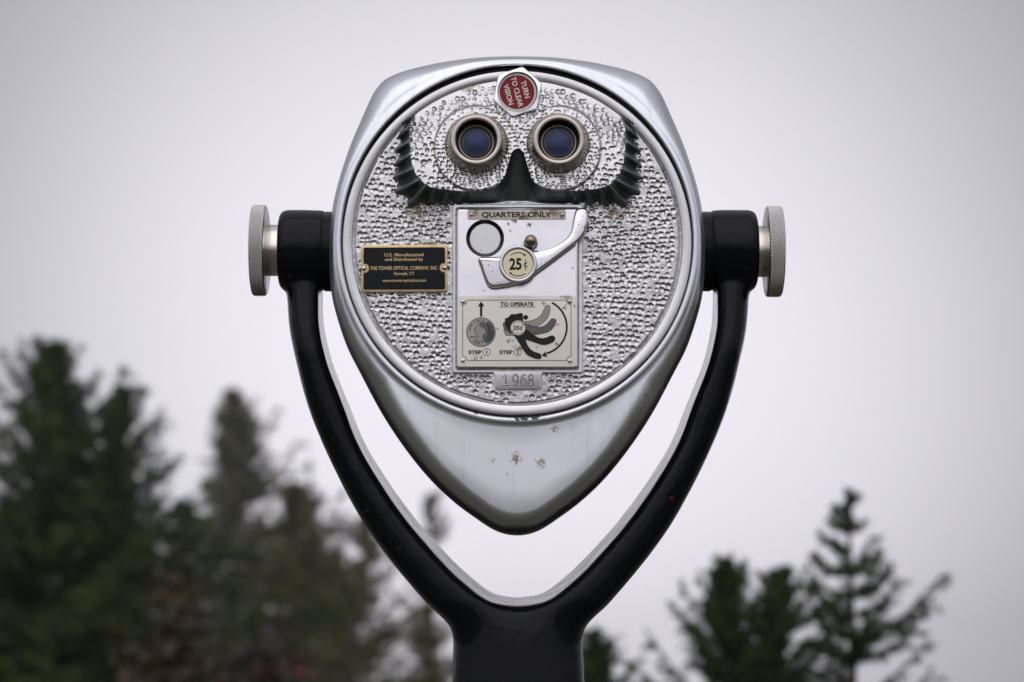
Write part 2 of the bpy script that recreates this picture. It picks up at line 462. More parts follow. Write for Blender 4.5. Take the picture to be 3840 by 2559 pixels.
def housing():
    half = [(0, 212), (75, 213), (150, 217), (220, 225), (281, 234), (340, 246), (395, 259), (440, 273), (475, 288), (500, 303), (520, 324), (545, 362), (580, 440), (625, 545), (665, 665),
            (688, 757), (698, 830), (703, 900), (703, 1000), (697, 1092), (678, 1180), (638, 1300), (588, 1400), (505, 1555), (415, 1690), (325, 1800),
            (235, 1885), (150, 1948), (95, 1984), (48, 2003), (0, 2009)]
    pts = [(CX + x, y) for x, y in half] + [(CX - x, y) for x, y in half[-2:0:-1]]
    sp = smooth_poly(pts, 8)
    th = np.arctan2(sp[:, 1] - CY, sp[:, 0] - CX); rad = np.hypot(sp[:, 0] - CX, sp[:, 1] - CY)
    o = np.argsort(th); th, rad = th[o], rad[o]
    N = 480; T = np.linspace(-math.pi, math.pi, N, endpoint=False)
    Sr = np.interp(T, np.r_[th - 2 * math.pi, th, th + 2 * math.pi], np.r_[rad, rad, rad])
    r0 = RF + 4
    w = Sr - r0
    lip = np.minimum(18, .4 * w); rest = w - lip
    rw = np.minimum(88, .8 * rest)
    up = np.clip(-np.sin(T), 0, 1)            # the crown is flatter than the chin
    rings = []
    def ring(r, d): 
        d = np.broadcast_to(d, r.shape)
        rings.append(list(map(tuple, P(CX + r * np.cos(T), CY + r * np.sin(T), d))))
    ring(r0 * np.ones(N) - 4, 70.); ring(r0 * np.ones(N) - 4, 8.); ring(r0 * np.ones(N) - 2, 2.); ring(r0 * np.ones(N) + 2, 0.)
    for f, d in ((.3, -.1), (.55, .1), (.75, .7), (.9, 1.8), (1, 3)): ring(r0 + lip * f, d)
    val = np.minimum(16, .2 * rest)
    for f, d in ((.35, 4.4), (.7, 5.6), (1, 6)): ring(r0 + lip + val * f, d)
    flatw = rest - val - rw
    dfl = 6 - flatw * .012
    for f in (.25, .5, .75, 1): ring(r0 + lip + val + flatw * f, 6 - flatw * .012 * f)
    deep = 130 + 0 * Sr
    for a in (10, 20, 30, 40, 50, 60, 70, 80, 90):
        s, c = math.sin(R(a)), math.cos(R(a))
        ring(Sr - rw * (1 - s), dfl + deep * (1 - c) + .07 * rw * s * 0)
    for k, d in ((.998, 320), (.985, 520), (.95, 760), (.88, 900), (.74, 990), (.5, 1040), (.2, 1060)): ring(Sr * k, d)
    MB().loft(rings, True, False, True).build('housing', MAT['housing'], viewer, True, 60)
    # black ring added as the shade in the gap between housing and face, rim of the face
    mb = MB(); lathe(mb, CX, CY, [(667, 66), (667, 28), (640, 28), (640, 66)], 200, d0=30); mb.build('gap_shade', MAT['gap_shade'], viewer)
    mb = MB(); lathe(mb, CX, CY, [(655, 60), (655, 24), (653, 21), (649, 20), (622, 20), (619, 22), (617, 27), (615, 44)], 240, d0=30)
    mb.build('face_rim', MAT['ring'], viewer)
housing()

# hammered relief -----------------------------------------------------------
def stamp(H, X, Y, x0, y0, step, pts, depth):
    for (x, y, r) in pts:
        i0 = int((x - r - 4 - x0) / step); i1 = int((x + r + 4 - x0) / step) + 2
        j0 = int((y - r - 4 - y0) / step); j1 = int((y + r + 4 - y0) / step) + 2
        i0 = max(i0, 0); j0 = max(j0, 0); i1 = min(i1, H.shape[1]); j1 = min(j1, H.shape[0])
        if i1 <= i0 or j1 <= j0: continue
        q = np.hypot((X[j0:j1, i0:i1] - x) * (.8 + .35 * ((x * 3.7 + y * 1.9) % 1)), Y[j0:j1, i0:i1] - y) / r
        H[j0:j1, i0:i1] = np.maximum(H[j0:j1, i0:i1], np.where(q < 1, depth * (.55 + .75 * ((x * 7.3 + y * 3.1) % 1)) * r * (1 - q ** 2.2), 0))
        H[j0:j1, i0:i1] -= np.where((q >= 1) & (q < 1.35), .06 * r * (1 - abs(q - 1.17) / .18), 0)

def dents(x0, x1, y0, y1, sp, r0, r1, seed, wave=10):
    rnd = random.Random(seed); o = []; row = 0; y = y0
    while y < y1:
        x = x0 + (sp / 2 if row % 2 else 0) + rnd.uniform(-4, 4); ph = rnd.uniform(0, 6)
        while x < x1:
            if rnd.random() > .07:
                o.append((x + rnd.uniform(-.24, .24) * sp, y + wave * math.sin(x / 130 + y / 90) + rnd.uniform(-.2, .2) * sp, rnd.uniform(r0, r1)))
            x += sp * rnd.uniform(.88, 1.12)
        y += sp * .87; row += 1
    return o

def heightgrid(x0, x1, y0, y1, step):
    xs = np.arange(x0, x1 + step, step); ys = np.arange(y0, y1 + step, step)
    return np.meshgrid(xs, ys)

def gridmesh(name, X, Y, D, keep, mat, poly=None):
    """vertices where a kept cell touches; the border is drawn in to the outline"""
    h, w = X.shape
    cell = keep[:-1, :-1] & keep[1:, :-1] & keep[:-1, 1:] & keep[1:, 1:]
    used = np.zeros_like(keep)
    for a, bb in ((0, 0), (1, 0), (0, 1), (1, 1)): used[a:h - 1 + a, bb:w - 1 + bb] |= cell
    idx = -np.ones((h, w), int); idx[used] = np.arange(used.sum())
    if poly is not None:
        cnt = np.zeros((h, w), int)
        for a, bb in ((0, 0), (1, 0), (0, 1), (1, 1)): cnt[a:h - 1 + a, bb:w - 1 + bb] += cell
        bd = used & (cnt < 4); bx, by = X[bd], Y[bd]
        pl = np.asarray(poly); best = np.full(bx.shape, 1e9); nx, ny = bx.copy(), by.copy()
        for i in range(len(pl)):
            a, c = pl[i], pl[(i + 1) % len(pl)]; e = c - a; L = e @ e + 1e-9
            t = np.clip(((bx - a[0]) * e[0] + (by - a[1]) * e[1]) / L, 0, 1)
            qx, qy = a[0] + t * e[0], a[1] + t * e[1]; dd = np.hypot(qx - bx, qy - by)
            k = dd < best; best[k] = dd[k]; nx[k] = qx[k]; ny[k] = qy[k]
        X = X.copy(); Y = Y.copy(); X[bd] = nx; Y[bd] = ny
    V = P(X[used], Y[used], D[used])
    jj, ii = np.nonzero(cell)
    F = np.stack([idx[jj, ii], idx[jj + 1, ii], idx[jj + 1, ii + 1], idx[jj, ii + 1]], 1)
    return fastmesh(name, V, F, mat, viewer)

EYES = ((1787.0, 545.0), (2094.0, 545.0))
MX = 1941.0
AL = [(1556, 425), (1541, 448), (1537, 497), (1537, 532), (1539, 570), (1544, 612), (1558, 650), (1583, 681), (1603, 696), (1630, 706), (1678, 712), (1716, 716),
      (1797, 719), (1850, 706), (1888, 668), (1904, 620), (1921, 570), (1942, 556)]
BL = [(1505, 462), (1494, 500), (1489, 535), (1486, 570), (1484, 610), (1483, 645), (1481, 685), (1497, 737), (1552, 776), (1605, 770), (1670, 768), (1712, 768),
      (1790, 768), (1836, 768), (1866, 768), (1890, 768), (1918, 768), (1942, 768)]

def face_plate():
    st = 2.1; X, Y = heightgrid(CX - 625, CX + 625, CY - 625, CY + 625, st)
    H = np.zeros_like(X)
    rr = lambda x, y: math.hypot(x - CX, y - CY)
    pts = [p for p in dents(CX - 620, CX + 620, CY - 620, CY + 620, 21.5, 6, 11.5, 5) if rr(p[0], p[1]) < 598
           and not (1688 < p[0] < 2194 and 760 < p[1] < 1402) and not (1838 < p[0] < 2048 and 1390 < p[1] < 1474)]
    stamp(H, X, Y, CX - 625, CY - 625, st, pts, .52)
    D = 30 + H - .55 * vnoise(X, Y, 17, 1) - 1.2 * vnoise(X, Y, 60, 2) - .12 * vnoise(X, Y, 8, 4)
    r = np.hypot(X - CX, Y - CY)
    D += 5 * sstep(r, 600, 614)
    D += 60 * ((X > 1716) & (X < 2164) & (Y > 786) & (Y < 1378))
    bl = BL[:-1] + [(2 * MX - x, y) for x, y in BL[::-1]]
    D += 26 * in_poly(X, Y, inset(bl + [(MX, 300)], 14))
    gridmesh('face_plate', X, Y, D, r < 622, MAT['cast'])
face_plate()

# mask round the eyepieces ---------------------------------------------------
def mask_d(x, y):
    pl = -12 - 50 * (np.asarray(y, float) - 300) / 416.
    r = np.hypot(np.asarray(x, float) - CX, np.asarray(y, float) - CY)
    return 24 + (pl - 24) * sstep(-r, -618, -505)

def mask():
    A = smooth_poly(AL, 6, False); A = np.r_[A, np.stack([2 * MX - A[-2::-1, 0], A[-2::-1, 1]], 1)]
    top = []
    a0 = math.atan2(A[-1][1] - CY, A[-1][0] - CX); a1 = math.atan2(A[0][1] - CY, A[0][0] - CX)
    for i in range(1, 60):
        a = a0 + (a1 - a0) * i / 60; top.append((CX + 616 * math.cos(a), CY + 616 * math.sin(a)))
    poly = np.r_[A, np.array(top)]
    st = 2.1; x0, x1, y0, y1 = 1490, 2392, 280, 730
    X, Y = heightgrid(x0, x1, y0, y1, st); H = np.zeros_like(X)
    e = [np.hypot(X - a, (Y - (bb + 12))) for a, bb in EYES]; em = np.minimum(*e)
    def inpad(x, y):
        return min(math.hypot(x - a, y - bb - 12) for a, bb in EYES) < 160 or (abs(x - MX) < 165 and 385 < y < 560 and y > 385 + (abs(x - MX) - 60) * .3)
    big = [p for p in dents(x0, x1, y0, y1, 22, 7, 11.5, 11, 7) if not inpad(p[0], p[1]) and math.hypot(p[0] - CX, p[1] - CY) < 592]
    small = [p for p in dents(x0, x1, y0, y1, 17, 5, 8, 12, 4) if inpad(p[0], p[1])]
    stamp(H, X, Y, x0, y0, st, big, .58); stamp(H, X, Y, x0, y0, st, small, .58)
    pad = sstep(-em, -160, -153)
    arch = sstep(Y - 385 - np.maximum(abs(X - MX) - 60, 0) * .3, -4, 4) * sstep(-abs(X - MX), -168, -160) * sstep(-Y, -560, -540)
    D = mask_d(X, Y) + H - 11 * np.maximum(pad, arch) - .35 * vnoise(X, Y, 15, 6) - .8 * vnoise(X, Y, 45, 7)
    rim = np.abs(em - 158); D -= 4 * np.exp(-(rim / 4) ** 2)
    gridmesh('mask', X, Y, D, in_poly(X, Y, poly), MAT['cast'], poly)
    # fluted skirt falling from the mask to the face
    n = 460
    pA = smooth_poly(AL, 8, False); pB = smooth_poly(BL, 8, False)
    L = np.r_[0, np.cumsum(np.linalg.norm(np.diff(pA, axis=0), axis=1) + np.linalg.norm(np.diff(pB, axis=0), axis=1))]
    t = np.linspace(0, L[-1], n); rs = lambda q: np.stack([np.interp(t, L, q[:, 0]), np.interp(t, L, q[:, 1])], 1)
    a, bq = rs(pA), rs(pB)
    a = a.copy()
    arc = np.r_[0, np.cumsum(np.linalg.norm(np.diff((a + bq) / 2, axis=0), axis=1))]
    fl = .5 + .5 * np.cos(2 * math.pi * arc / 52.0)                # crests at 36 px
    fade = 1 - sstep(a[:, 0], 1690, 1800)
    rings = []
    ns = 14
    for k in range(-1, ns + 1):
        s = max(k, 0) / ns
        q = a * (1 - s) + bq * s
        dv = bq - a; dv = dv / (np.linalg.norm(dv, axis=1, keepdims=True) + 1e-9)
        bulge = math.sin(math.pi * min(1, s * 1.05)) ** .7
        q = q + dv * ((fl - .5) * (28 * s - 8 * (1 - s)) * fade)[:, None] * (1 - .5 * sstep(a[:, 0], 1600, 1640))[:, None]
        dA = mask_d(a[:, 0], a[:, 1]); 
        prof = s ** .75
        d = dA * (1 - prof) + 36 * prof - (fl - .35) * 34 * bulge * fade - 8 * bulge
        nose = sstep(a[:, 0], 1880, 1925)
        d = d + nose * 6 * bulge
        if k == -1: d = dA + 8; q = a - dv * 3
        rings.append((q, d))
    full = []
    for q, d in rings:
        q2 = np.r_[q, np.stack([2 * MX - q[-2::-1, 0], q[-2::-1, 1]], 1)]; d2 = np.r_[d, d[-2::-1]]
        full.append(list(map(tuple, P(q2[:, 0], q2[:, 1], d2))))
    MB().loft(full, False).build('mask_skirt', MAT['skirt'], viewer, True, 60)
mask()

def eyepieces():
    for ex, ey in EYES:
        mb = MB(); lathe(mb, ex, ey, [(110, 0), (121, -38), (121, -52), (119, -55), (115, -57), (114, -62), (112, -66), (110, -80), (104, -108), (99, -128), (97, -136),
                                      (95, -141), (91, -143), (80, -143), (77, -141), (76, -136), (75, -60), (73, -50)], 96, d0=-50)
        e = mb.build('eyepiece', MAT['bronze'], viewer, True, 40)
        mb = MB(); lathe(mb, ex, ey, [(95, -140), (93.5, -143.5), (90.5, -145), (81, -145), (78.5, -143.5), (77, -139)], 96, d0=-50)
        mb.build('rim', MAT['rim'], e, True, 40)
        mb = MB(); lathe(mb, ex, ey, [(75, -136), (74, -100), (70, -98), (62, -97)], 80, d0=-50)
        mb.build('lens_cell', MAT['hole'], e, True, 40)
        mb = MB(); lathe(mb, ex, ey, [(60, -97), (62, -100.5), (65, -101), (68, -98)], 80, d0=-50); mb.build('retaining_ring', MAT['bronze'], e)
        mb = MB(); lathe(mb, ex, ey, [(62, -97), (54, -99.5), (46, -100.8), (45, -100), (43.5, -101)], 80, d0=-50); mb.build('lens_edge', MAT['glass'], e)
        mb = MB(); lathe(mb, ex, ey, [(44, -100.4), (37, -102.2), (27, -104), (16, -105.4), (8, -106), (0.01, -106.2)], 64, d0=-50); mb.build('lens', MAT['lens'], e)
b = M('dark_glass', (.052, .065, .075), 0, .12, IOR=1.4); MAT['glass'] = b.m
b = M('worn_rim', (.45, .405, .37), 1, .3); b.rough(b.rng(b.noise(60, 3), .3, .7, .22, .4)); MAT['rim'] = b.m
b = M('coated_lens', (.036, .046, .095), 0, .10, IOR=1.45); b.b.inputs['Specular Tint'].default_value = (.45, .55, 1, 1)
b.tint(b.rng(b.noise(300, 3), .5, .7, 0, .6), (.03, .035, .085)); MAT['lens'] = b.m
eyepieces()

def badge_nut():
    c = (1941, 345); rot = R(78.5)
    mb = MB(); hexo = lambda r: [(c[0] + r * math.cos(rot + R(60 * i)), c[1] - r * math.sin(rot + R(60 * i))) for i in range(6)]
    # hexagon with filleted corners, a bored hole and a shallow chamfer
    n = 96
    def hexr(r, i):
        a = 2 * math.pi * i / n; k = (a - rot) % R(60) - R(30)
        return min(r * math.cos(R(30)) / math.cos(k), r * .975)
    def ring(f, d, circ=None):
        o = []
        for i in range(n):
            a = 2 * math.pi * i / n; rr = circ if circ else hexr(97, i) + f
            o.append((c[0] + rr * math.cos(a), c[1] - rr * math.sin(a)))
        return list(map(tuple, P(*np.array(o).T, d)))
    MBn = MB().loft([ring(0, 20), ring(0, -48), ring(-1, -50), ring(-3, -51.5), ring(0, -52, 76), ring(0, -50, 74), ring(0, -34, 74)], True)
    e = MBn.build('hexagon_nut', MAT['chrome'], viewer, True, 30)
    mb = MB(); lathe(mb, 1939, 346, [(74, -30), (73, -40), (70, -42), (0.01, -42)], 72, d0=-42); mb.build('badge_disc', MAT['white'], e)
    mb = MB(); lathe(mb, 1939, 346, [(65, -42.2), (65, -42.6), (0.01, -42.6)], 72, d0=-42); mb.build('red_disc', MAT['red'], e)
    mb = MB()
    for s, x, y, w in (('TURN', 1970, 336, 66), ('TO CLEAR', 1939, 345.5, 116), ('VISION', 1907, 355, 79)): text(mb, s, x, y, w, 19.5, -43.2, .02, 75)
    mb.build('lettering', MAT['white'], e, False)
badge_nut()

def rivet(parent, x, y, r, d, name='rivet'):
    mb = MB(); lathe(mb, x, y, [(r, d), (r * .97, d - r * .25), (r * .8, d - r * .55), (r * .5, d - r * .75), (r * .2, d - r * .82), (.01, d - r * .84)], 20, d0=d)
    return mb.build(name, MAT['rivet'], parent, True, 80)

def coin_panel():
    # raised frame cast on the face
    mb = MB(); o = rrect(1697, 767, 2185, 1398, 8, 4); i_ = rrect(1710, 779, 2170, 1388, 10, 4)
    rg = [P(*np.array(o).T, 40), P(*np.array(o).T, 14), P(*inset(o, 2).T, 11), P(*inset(i_, -2).T, 11), P(*np.array(i_).T, 14), P(*np.array(i_).T, 34)]
    mb.loft([list(map(tuple, r)) for r in rg]); mb.build('panel_frame', MAT['ring'], viewer, True, 30)
    mb = MB(); tabo = [(1846, 1392), (1854, 1404), (1854, 1446), (1858, 1455), (1866, 1459), (2020, 1459), (2028, 1455), (2032, 1446), (2032, 1404), (2042, 1392)]
    slab(mb, tabo, 40, 12, 3); tab = mb.build('year_tab', MAT['tab'], viewer, True, 30)
    # stamped figures
    mb = MB()
    dig = {'1': [[(0, .22), (.5, 0), (.5, 1)], [(.08, 1), (.95, 1)]],
           '9': [arcpts(.5, .32, .34, 0, 360, 20), [(.84, .32), (.84, .6), (.72, .86), (.45, 1), (.2, .96)]],
           '6': [arcpts(.5, .68, .34, 0, 360, 20), [(.16, .68), (.18, .4), (.32, .14), (.6, 0), (.82, .06)]],
           '8': [arcpts(.5, .27, .28, 0, 360, 20), arcpts(.5, .72, .33, 0, 360, 20)]}
    for ch, x in zip('1968', (1884, 1919, 1949, 1977)):
        for st_ in dig[ch]:
            q = np.array(st_) * (27, 40) + (x, 1405); q = interp_pts(q, max(4, int(len(q) * 1.4)))
            t = np.gradient(q, axis=0); t /= np.linalg.norm(t, axis=1, keepdims=True) + 1e-9; nn = np.stack([-t[:, 1], t[:, 0]], 1)
            rg = []
            for a in range(7):
                w = R(180 * a / 6); rg.append(list(map(tuple, P(*(q + nn * 3.1 * math.cos(w)).T, 12.5 - 4.2 * math.sin(w)))))
            mb.loft(rg, False)
    mb.build('stamped_year', MAT['stamp'], tab, True, 60)
    # polished panel with the coin window bored through it
    pl = np.array(rrect(1712, 782, 2168, 1381, 9, 5)); wc = (1819, 894); wr = 71
    bm = bmesh.new(); front = inset(pl, 9)
    fo = [bm.verts.new(q) for q in P(*front.T, 0)]; cw = P(*wc, 0); k = KS(*wc, 0); nh = 64
    ho = [bm.verts.new((cw[0] + wr * k * math.cos(2 * math.pi * i / nh), cw[1], cw[2] + wr * k * math.sin(2 * math.pi * i / nh))) for i in range(nh)]
    ed = [bm.edges.new((v[i], v[(i + 1) % len(v)])) for v in (fo, ho) for i in range(len(v))]
    bmesh.ops.triangle_fill(bm, use_beauty=True, use_dissolve=False, edges=ed)
    prev = fo
    for ins, d in ((5, 1.2), (2, 4), (0, 9), (0, 36)):
        q = P(*inset(pl, ins).T, d) if ins else P(*pl.T, d); cur = [bm.verts.new(c) for c in q]
        for i in range(len(cur)): bm.faces.new((prev[i], prev[(i + 1) % len(cur)], cur[(i + 1) % len(cur)], cur[i]))
        prev = cur
    bmesh.ops.recalc_face_normals(bm, faces=bm.faces)
    me = bpy.data.meshes.new('coin_panel'); bm.to_mesh(me); bm.free()
    panel = finish(me, 'coin_panel', MAT['chrome'], viewer, True, 12, False)
    mb = MB(); lathe(mb, *wc, [(wr + 1, 1.5), (wr, -1.6), (wr - 2, -2), (wr - 4, 2), (wr - 12, 10), (wr - 14, 20)], 64, d0=0); win = mb.build('coin_window', MAT['hole'], viewer)
    mb = MB(); lathe(mb, *wc, [(58, 22), (58, 13), (57, 12), (.01, 12)], 64, d0=0); mb.build('coin_shutter', MAT['ring'], win, True, 15)
    # stop pin
    mb = MB(); lathe(mb, 1990, 913, [(27, 0), (26.5, -3), (24.5, -4), (24, -6), (23.5, -52), (22, -60), (18, -67), (11, -71), (.01, -73)], 40, d0=0); mb.build('stop_pin', MAT['bronze'], viewer, True, 50)
    # 'quarters only' label
    mb = MB(); slab(mb, rrect(1753, 787, 2122, 825, 6), 2, -2.5, 1.2); lb = mb.build('coin_label', MAT['label'], viewer)
    mb = MB(); text(mb, 'QUARTERS ONLY', 1938, 807.5, 262, 24.5, -3.0, .032); mb.build('lettering', MAT['ink'], lb, False)
    rivet(lb, 1769, 805, 9, -2.6); rivet(lb, 2109, 805, 9, -2.6)
    # turning handle
    z = lambda l: [(1640 + x / 3.795, 750 + y / 3.795) for x, y in l]
    lev = z([(1395, 725), (1480, 712), (1560, 694), (1640, 668), (1710, 636), (1775, 594), (1835, 540), (1885, 480), (1912, 400), (1925, 310), (1945, 220), (1968, 155),
             (2000, 124), (2050, 114), (2110, 126), (2143, 168), (2150, 230), (2146, 310), (2125, 405), (2088, 498), (2030, 575), (1950, 645), (1850, 722), (1750, 798), (1650, 872),
             (1550, 945), (1450, 1018), (1360, 1085), (1280, 1140), (1180, 1180), (1060, 1214), (940, 1238), (840, 1250), (770, 1246), (722, 1218), (690, 1165), (650, 1060), (618, 960),
             (592, 890), (580, 850), (592, 822), (622, 812), (700, 810), (800, 810), (900, 800), (1000, 720), (1140, 690), (1280, 700)])
    lev = smooth_poly(lev, 3)
    mb = MB(); rg = [P(*inset(lev, 14).T, -2), P(*inset(lev, 7).T, -8)]
    for ins, d in ((0, -11), (0, -26), (.6, -29), (2.2, -31.5), (5, -34.5), (8, -36), (12, -36.6)): rg.append(P(*(inset(lev, ins) if ins else lev).T, d))
    mb.loft([list(map(tuple, r)) for r in rg], True, False, True)
    mb.build('turning_handle', MAT['lever'], viewer, True, 50)
    tcx, tcy = 1942.5, 990
    mb = MB(); lathe(mb, tcx, tcy, [(72, -20), (72, -44), (70.5, -46.5), (67, -48), (60, -48), (58.5, -47), (58, -44)], 72, d0=-47); hub = mb.build('price_disc', MAT['ring'], viewer, True, 40)
    mb = MB(); lathe(mb, tcx, tcy, [(59, -20), (58.5, -45), (55.5, -45.3), (.01, -45.6)], 72, d0=-47); mb.build('token', MAT['token'], hub)
    mb = MB(); lathe(mb, tcx, tcy, [(59.2, -45), (58.6, -47.2), (56.6, -46.5), (56.2, -45.2)], 72, d0=-47); mb.build('rusty_ring', MAT['rust'], hub)
    mb = MB(); zz = lambda x, y: (1640 + x / 3.795, 750 + y / 3.795)
    dd = -46.2
    text(mb, '25', *zz(1112, 913), 46, 45, dd, .035); 
    ribbon(mb, [zz(*q) for q in arcpts(1262, 925, 27, 48, 312, 18)], 3.2, dd); ribbon(mb, [zz(1257, 845), zz(1257, 998)], 2.8, dd - .2)
    ribbon(mb, [zz(*q) for q in arcpts(1148, 915, 163, -130, -56, 16)], 3, dd); flat(mb, [zz(1258, 803), zz(1222, 793), zz(1250, 764)], dd - .2)
    ribbon(mb, [zz(*q) for q in arcpts(1146, 913, 170, 52, 128, 16)], 3, dd); flat(mb, [zz(1028, 1026), zz(1064, 1036), zz(1034, 1066)], dd - .2)
    mb.build('lettering', MAT['ink'], hub, False)

def instruction_plate():
    Z = lambda x, y: (1640 + x / 3.734, 1080 + y / 3.734); zl = lambda l: [Z(*q) for q in l]
    mb = MB(); slab(mb, rrect(1716, 1109, 2161, 1376, 10), 1, -4, 1.4); pl = mb.build('instruction_plate', MAT['cream'], viewer)
    for x, y in ((1736, 1132), (2137, 1131), (1736, 1353), (2137, 1354)): rivet(pl, x, y, 8.8, -4.2)
    d = -4.8; ink = MB(); grey = MB(); light = MB(); cream = MB()
    x0, x1, y0, y1, r = 355, 1873, 172, 1018, 62
    bd = ([(x0 + r, y0), (x1 - r, y0)] + arcpts(x1, y0, r, 180, 90, 8) + [(x1, y0 + r), (x1, y1 - r)] + arcpts(x1, y1, r, 270, 180, 8) + [(x1 - r, y1), (x0 + r, y1)]
          + arcpts(x0, y1, r, 0, -90, 8) + [(x0, y1 - r), (x0, y0 + r)] + arcpts(x0, y0, r, 90, 0, 8))
    ribbon(ink, zl(bd), 1.9, d, True)
    text(ink, 'TO OPERATE', *Z(1115, 228), 125, 15, d, .036); ribbon(ink, zl([(868, 268), (1368, 268)]), 2, d)
    flat(ink, zl([(613, 188), (658, 260), (629, 260), (629, 402), (597, 402), (597, 260), (568, 260)]), d)
    for n_, cx in (('1', 692), ('2', 1126)):
        text(ink, 'STEP', *Z(cx - 163, 902), 49.5, 14.5, d, .036); ribbon(ink, zl(arcpts(cx, 900, 51, 0, 350, 36)), 1.7, d, True); text(ink, n_, *Z(cx, 900), 3.6 if n_ == '1' else 9, 14, d, .02)
    # the turning handle drawn in four positions
    S3 = lambda l: smooth_poly(zl(l), 4)
    def shape(mb, l, dd, edge=True):
        q = S3(l); flat(mb, q, dd)
        if edge: ribbon(ink, q, 1.6, dd - .25, True)
    shape(light, [(1180, 480), (1290, 464), (1370, 440), (1430, 400), (1472, 350), (1497, 288), (1515, 254), (1548, 242), (1580, 264), (1576, 325), (1550, 405), (1500, 470), (1380, 545), (1230, 560)], d)
    shape(light, [(935, 572), (1040, 600), (1080, 660), (965, 662), (947, 640)], d)
    shape(grey, [(1200, 500), (1350, 540), (1440, 548), (1500, 530), (1550, 488), (1590, 442), (1625, 430), (1660, 450), (1655, 500), (1610, 570), (1550, 615), (1480, 635), (1330, 655), (1180, 600)], d - .5)
    shape(grey, [(922, 500), (960, 488), (1050, 560), (1050, 635), (1000, 625), (938, 570)], d - .5)
    shape(ink, [(1200, 560), (1340, 650), (1400, 688), (1460, 705), (1520, 697), (1580, 672), (1622, 670), (1650, 700), (1640, 742), (1600, 770), (1530, 795), (1460, 797), (1380, 770), (1180, 690)], d - 1, False)
    shape(ink, [(1075, 655), (1200, 650), (1235, 720), (1250, 770), (1275, 820), (1312, 865), (1372, 900), (1432, 917), (1455, 950), (1446, 993), (1380, 992), (1320, 970), (1260, 940), (1210, 880), (1150, 780), (1095, 695)], d - 1.3, False)
    flat(ink, zl([(948, 435), (965, 420), (988, 418), (1030, 372), (1050, 364), (1075, 372), (1172, 350), (1192, 356), (1198, 375), (1200, 480), (1060, 640), (990, 590), (948, 520)]), d - 1)
    flat(ink, zl(arcpts(1237, 413, 34, 0, 345, 23)), d)
    flat(cream, zl(arcpts(1130, 560, 106, 0, 355, 40)), d - 2)
    dd = d - 2.4
    ribbon(ink, zl(arcpts(1130, 560, 106, 0, 350, 36)), 1.4, dd, True)
    text(ink, '25', *Z(1108, 560), 23, 15, dd, .03); ribbon(ink, zl(arcpts(1178, 566, 18, 48, 312, 12)), 2.4, dd); ribbon(ink, zl([(1184, 528), (1172, 598)]), 2, dd - .2)
    ribbon(ink, zl(arcpts(1130, 560, 88, -148, -35, 16)), 1.3, dd); flat(ink, zl([(1212, 528), (1190, 514), (1212, 500)]), dd - .2)
    ribbon(ink, zl(arcpts(1130, 560, 88, 32, 145, 16)), 1.3, dd); flat(ink, zl([(1044, 592), (1068, 606), (1046, 622)]), dd - .2)
    # swing arrow through (1605,208) (1812,575) (1535,918)
    ax, ay, bx, by, cx, cy = 1605, 208, 1812, 575, 1530, 918
    D_ = 2 * (ax * (by - cy) + bx * (cy - ay) + cx * (ay - by))
    ux = ((ax * ax + ay * ay) * (by - cy) + (bx * bx + by * by) * (cy - ay) + (cx * cx + cy * cy) * (ay - by)) / D_
    uy = ((ax * ax + ay * ay) * (cx - bx) + (bx * bx + by * by) * (ax - cx) + (cx * cx + cy * cy) * (bx - ax)) / D_
    rr = math.hypot(ax - ux, ay - uy); a0 = math.degrees(math.atan2(ay - uy, ax - ux)); a1 = math.degrees(math.atan2(cy - uy, cx - ux))
    ribbon(ink, zl(arcpts(ux, uy, rr, a0, a1, 40)), 7, d); flat(ink, zl([(1458, 950), (1514, 890), (1538, 972)]), d - .3)
    # printed coin: disc, rim, plain head in profile, lettering
    coin = MB(); flat(coin, zl(arcpts(612, 620, 203, 0, 355, 60)), d)
    coin.build('printed_coin', MAT['coin'], pl, False)
    ribbon(ink, zl(arcpts(612, 620, 203, 0, 355, 60)), 1.8, d - .3, True); ribbon(ink, zl(arcpts(612, 620, 190, 0, 355, 60)), .8, d - .3, True)
    shade = MB()
    flat(shade, zl([(690, 470)] + arcpts(612, 620, 186, -55, 62, 16) + [(650, 752), (690, 700), (700, 600)]), d - .2)
    shape(light, [(585, 500), (640, 480), (690, 505), (708, 580), (700, 650), (690, 700), (700, 735), (650, 752), (560, 745), (530, 735), (558, 690), (552, 650), (524, 640), (530, 600), (512, 590), (535, 545)], d - .4)
    flat(grey, S3([(590, 505), (640, 482), (690, 508), (708, 580), (700, 650), (675, 640), (668, 590), (640, 560), (600, 540)]), d - .8)
    flat(grey, S3([(640, 650), (668, 640), (690, 700), (698, 735), (655, 748), (630, 700)]), d - .8)
    def ringtext(mb, s, r, a0, a1, flip=1):
        for i, ch in enumerate(s):
            if ch == ' ': continue
            a = a0 + (a1 - a0) * i / (len(s) - 1)
            x, y = 612 + r * math.cos(R(a)), 620 + r * math.sin(R(a))
            text(mb, ch, *Z(x, y), 4.6 if ch != 'I' else 1.4, 6.4, d - .7, .01, a + 90 if flip > 0 else a - 90)
    lt = MB()
    ringtext(ink, 'UNITED STATES OF', 163, -172, -76); ringtext(lt, 'AMERICA', 163, -62, -8); ringtext(ink, 'QUARTER D', 163, 132, 84, -1); ringtext(lt, 'OLLAR', 163, 78, 50, -1)
    text(ink, 'LIBERTY', *Z(502, 688), 27, 6, d - .7, .005)
    shade.build('coin_shadow_print', MAT['ink_dark'], pl, False); lt.build('coin_lettering', MAT['ink_light'], pl, False)
    ink.build('black_print', MAT['ink'], pl, False); grey.build('grey_print', MAT['ink_grey'], pl, False); light.build('pale_print', MAT['ink_light'], pl, False); cream.build('price_print', MAT['white'], pl, False)

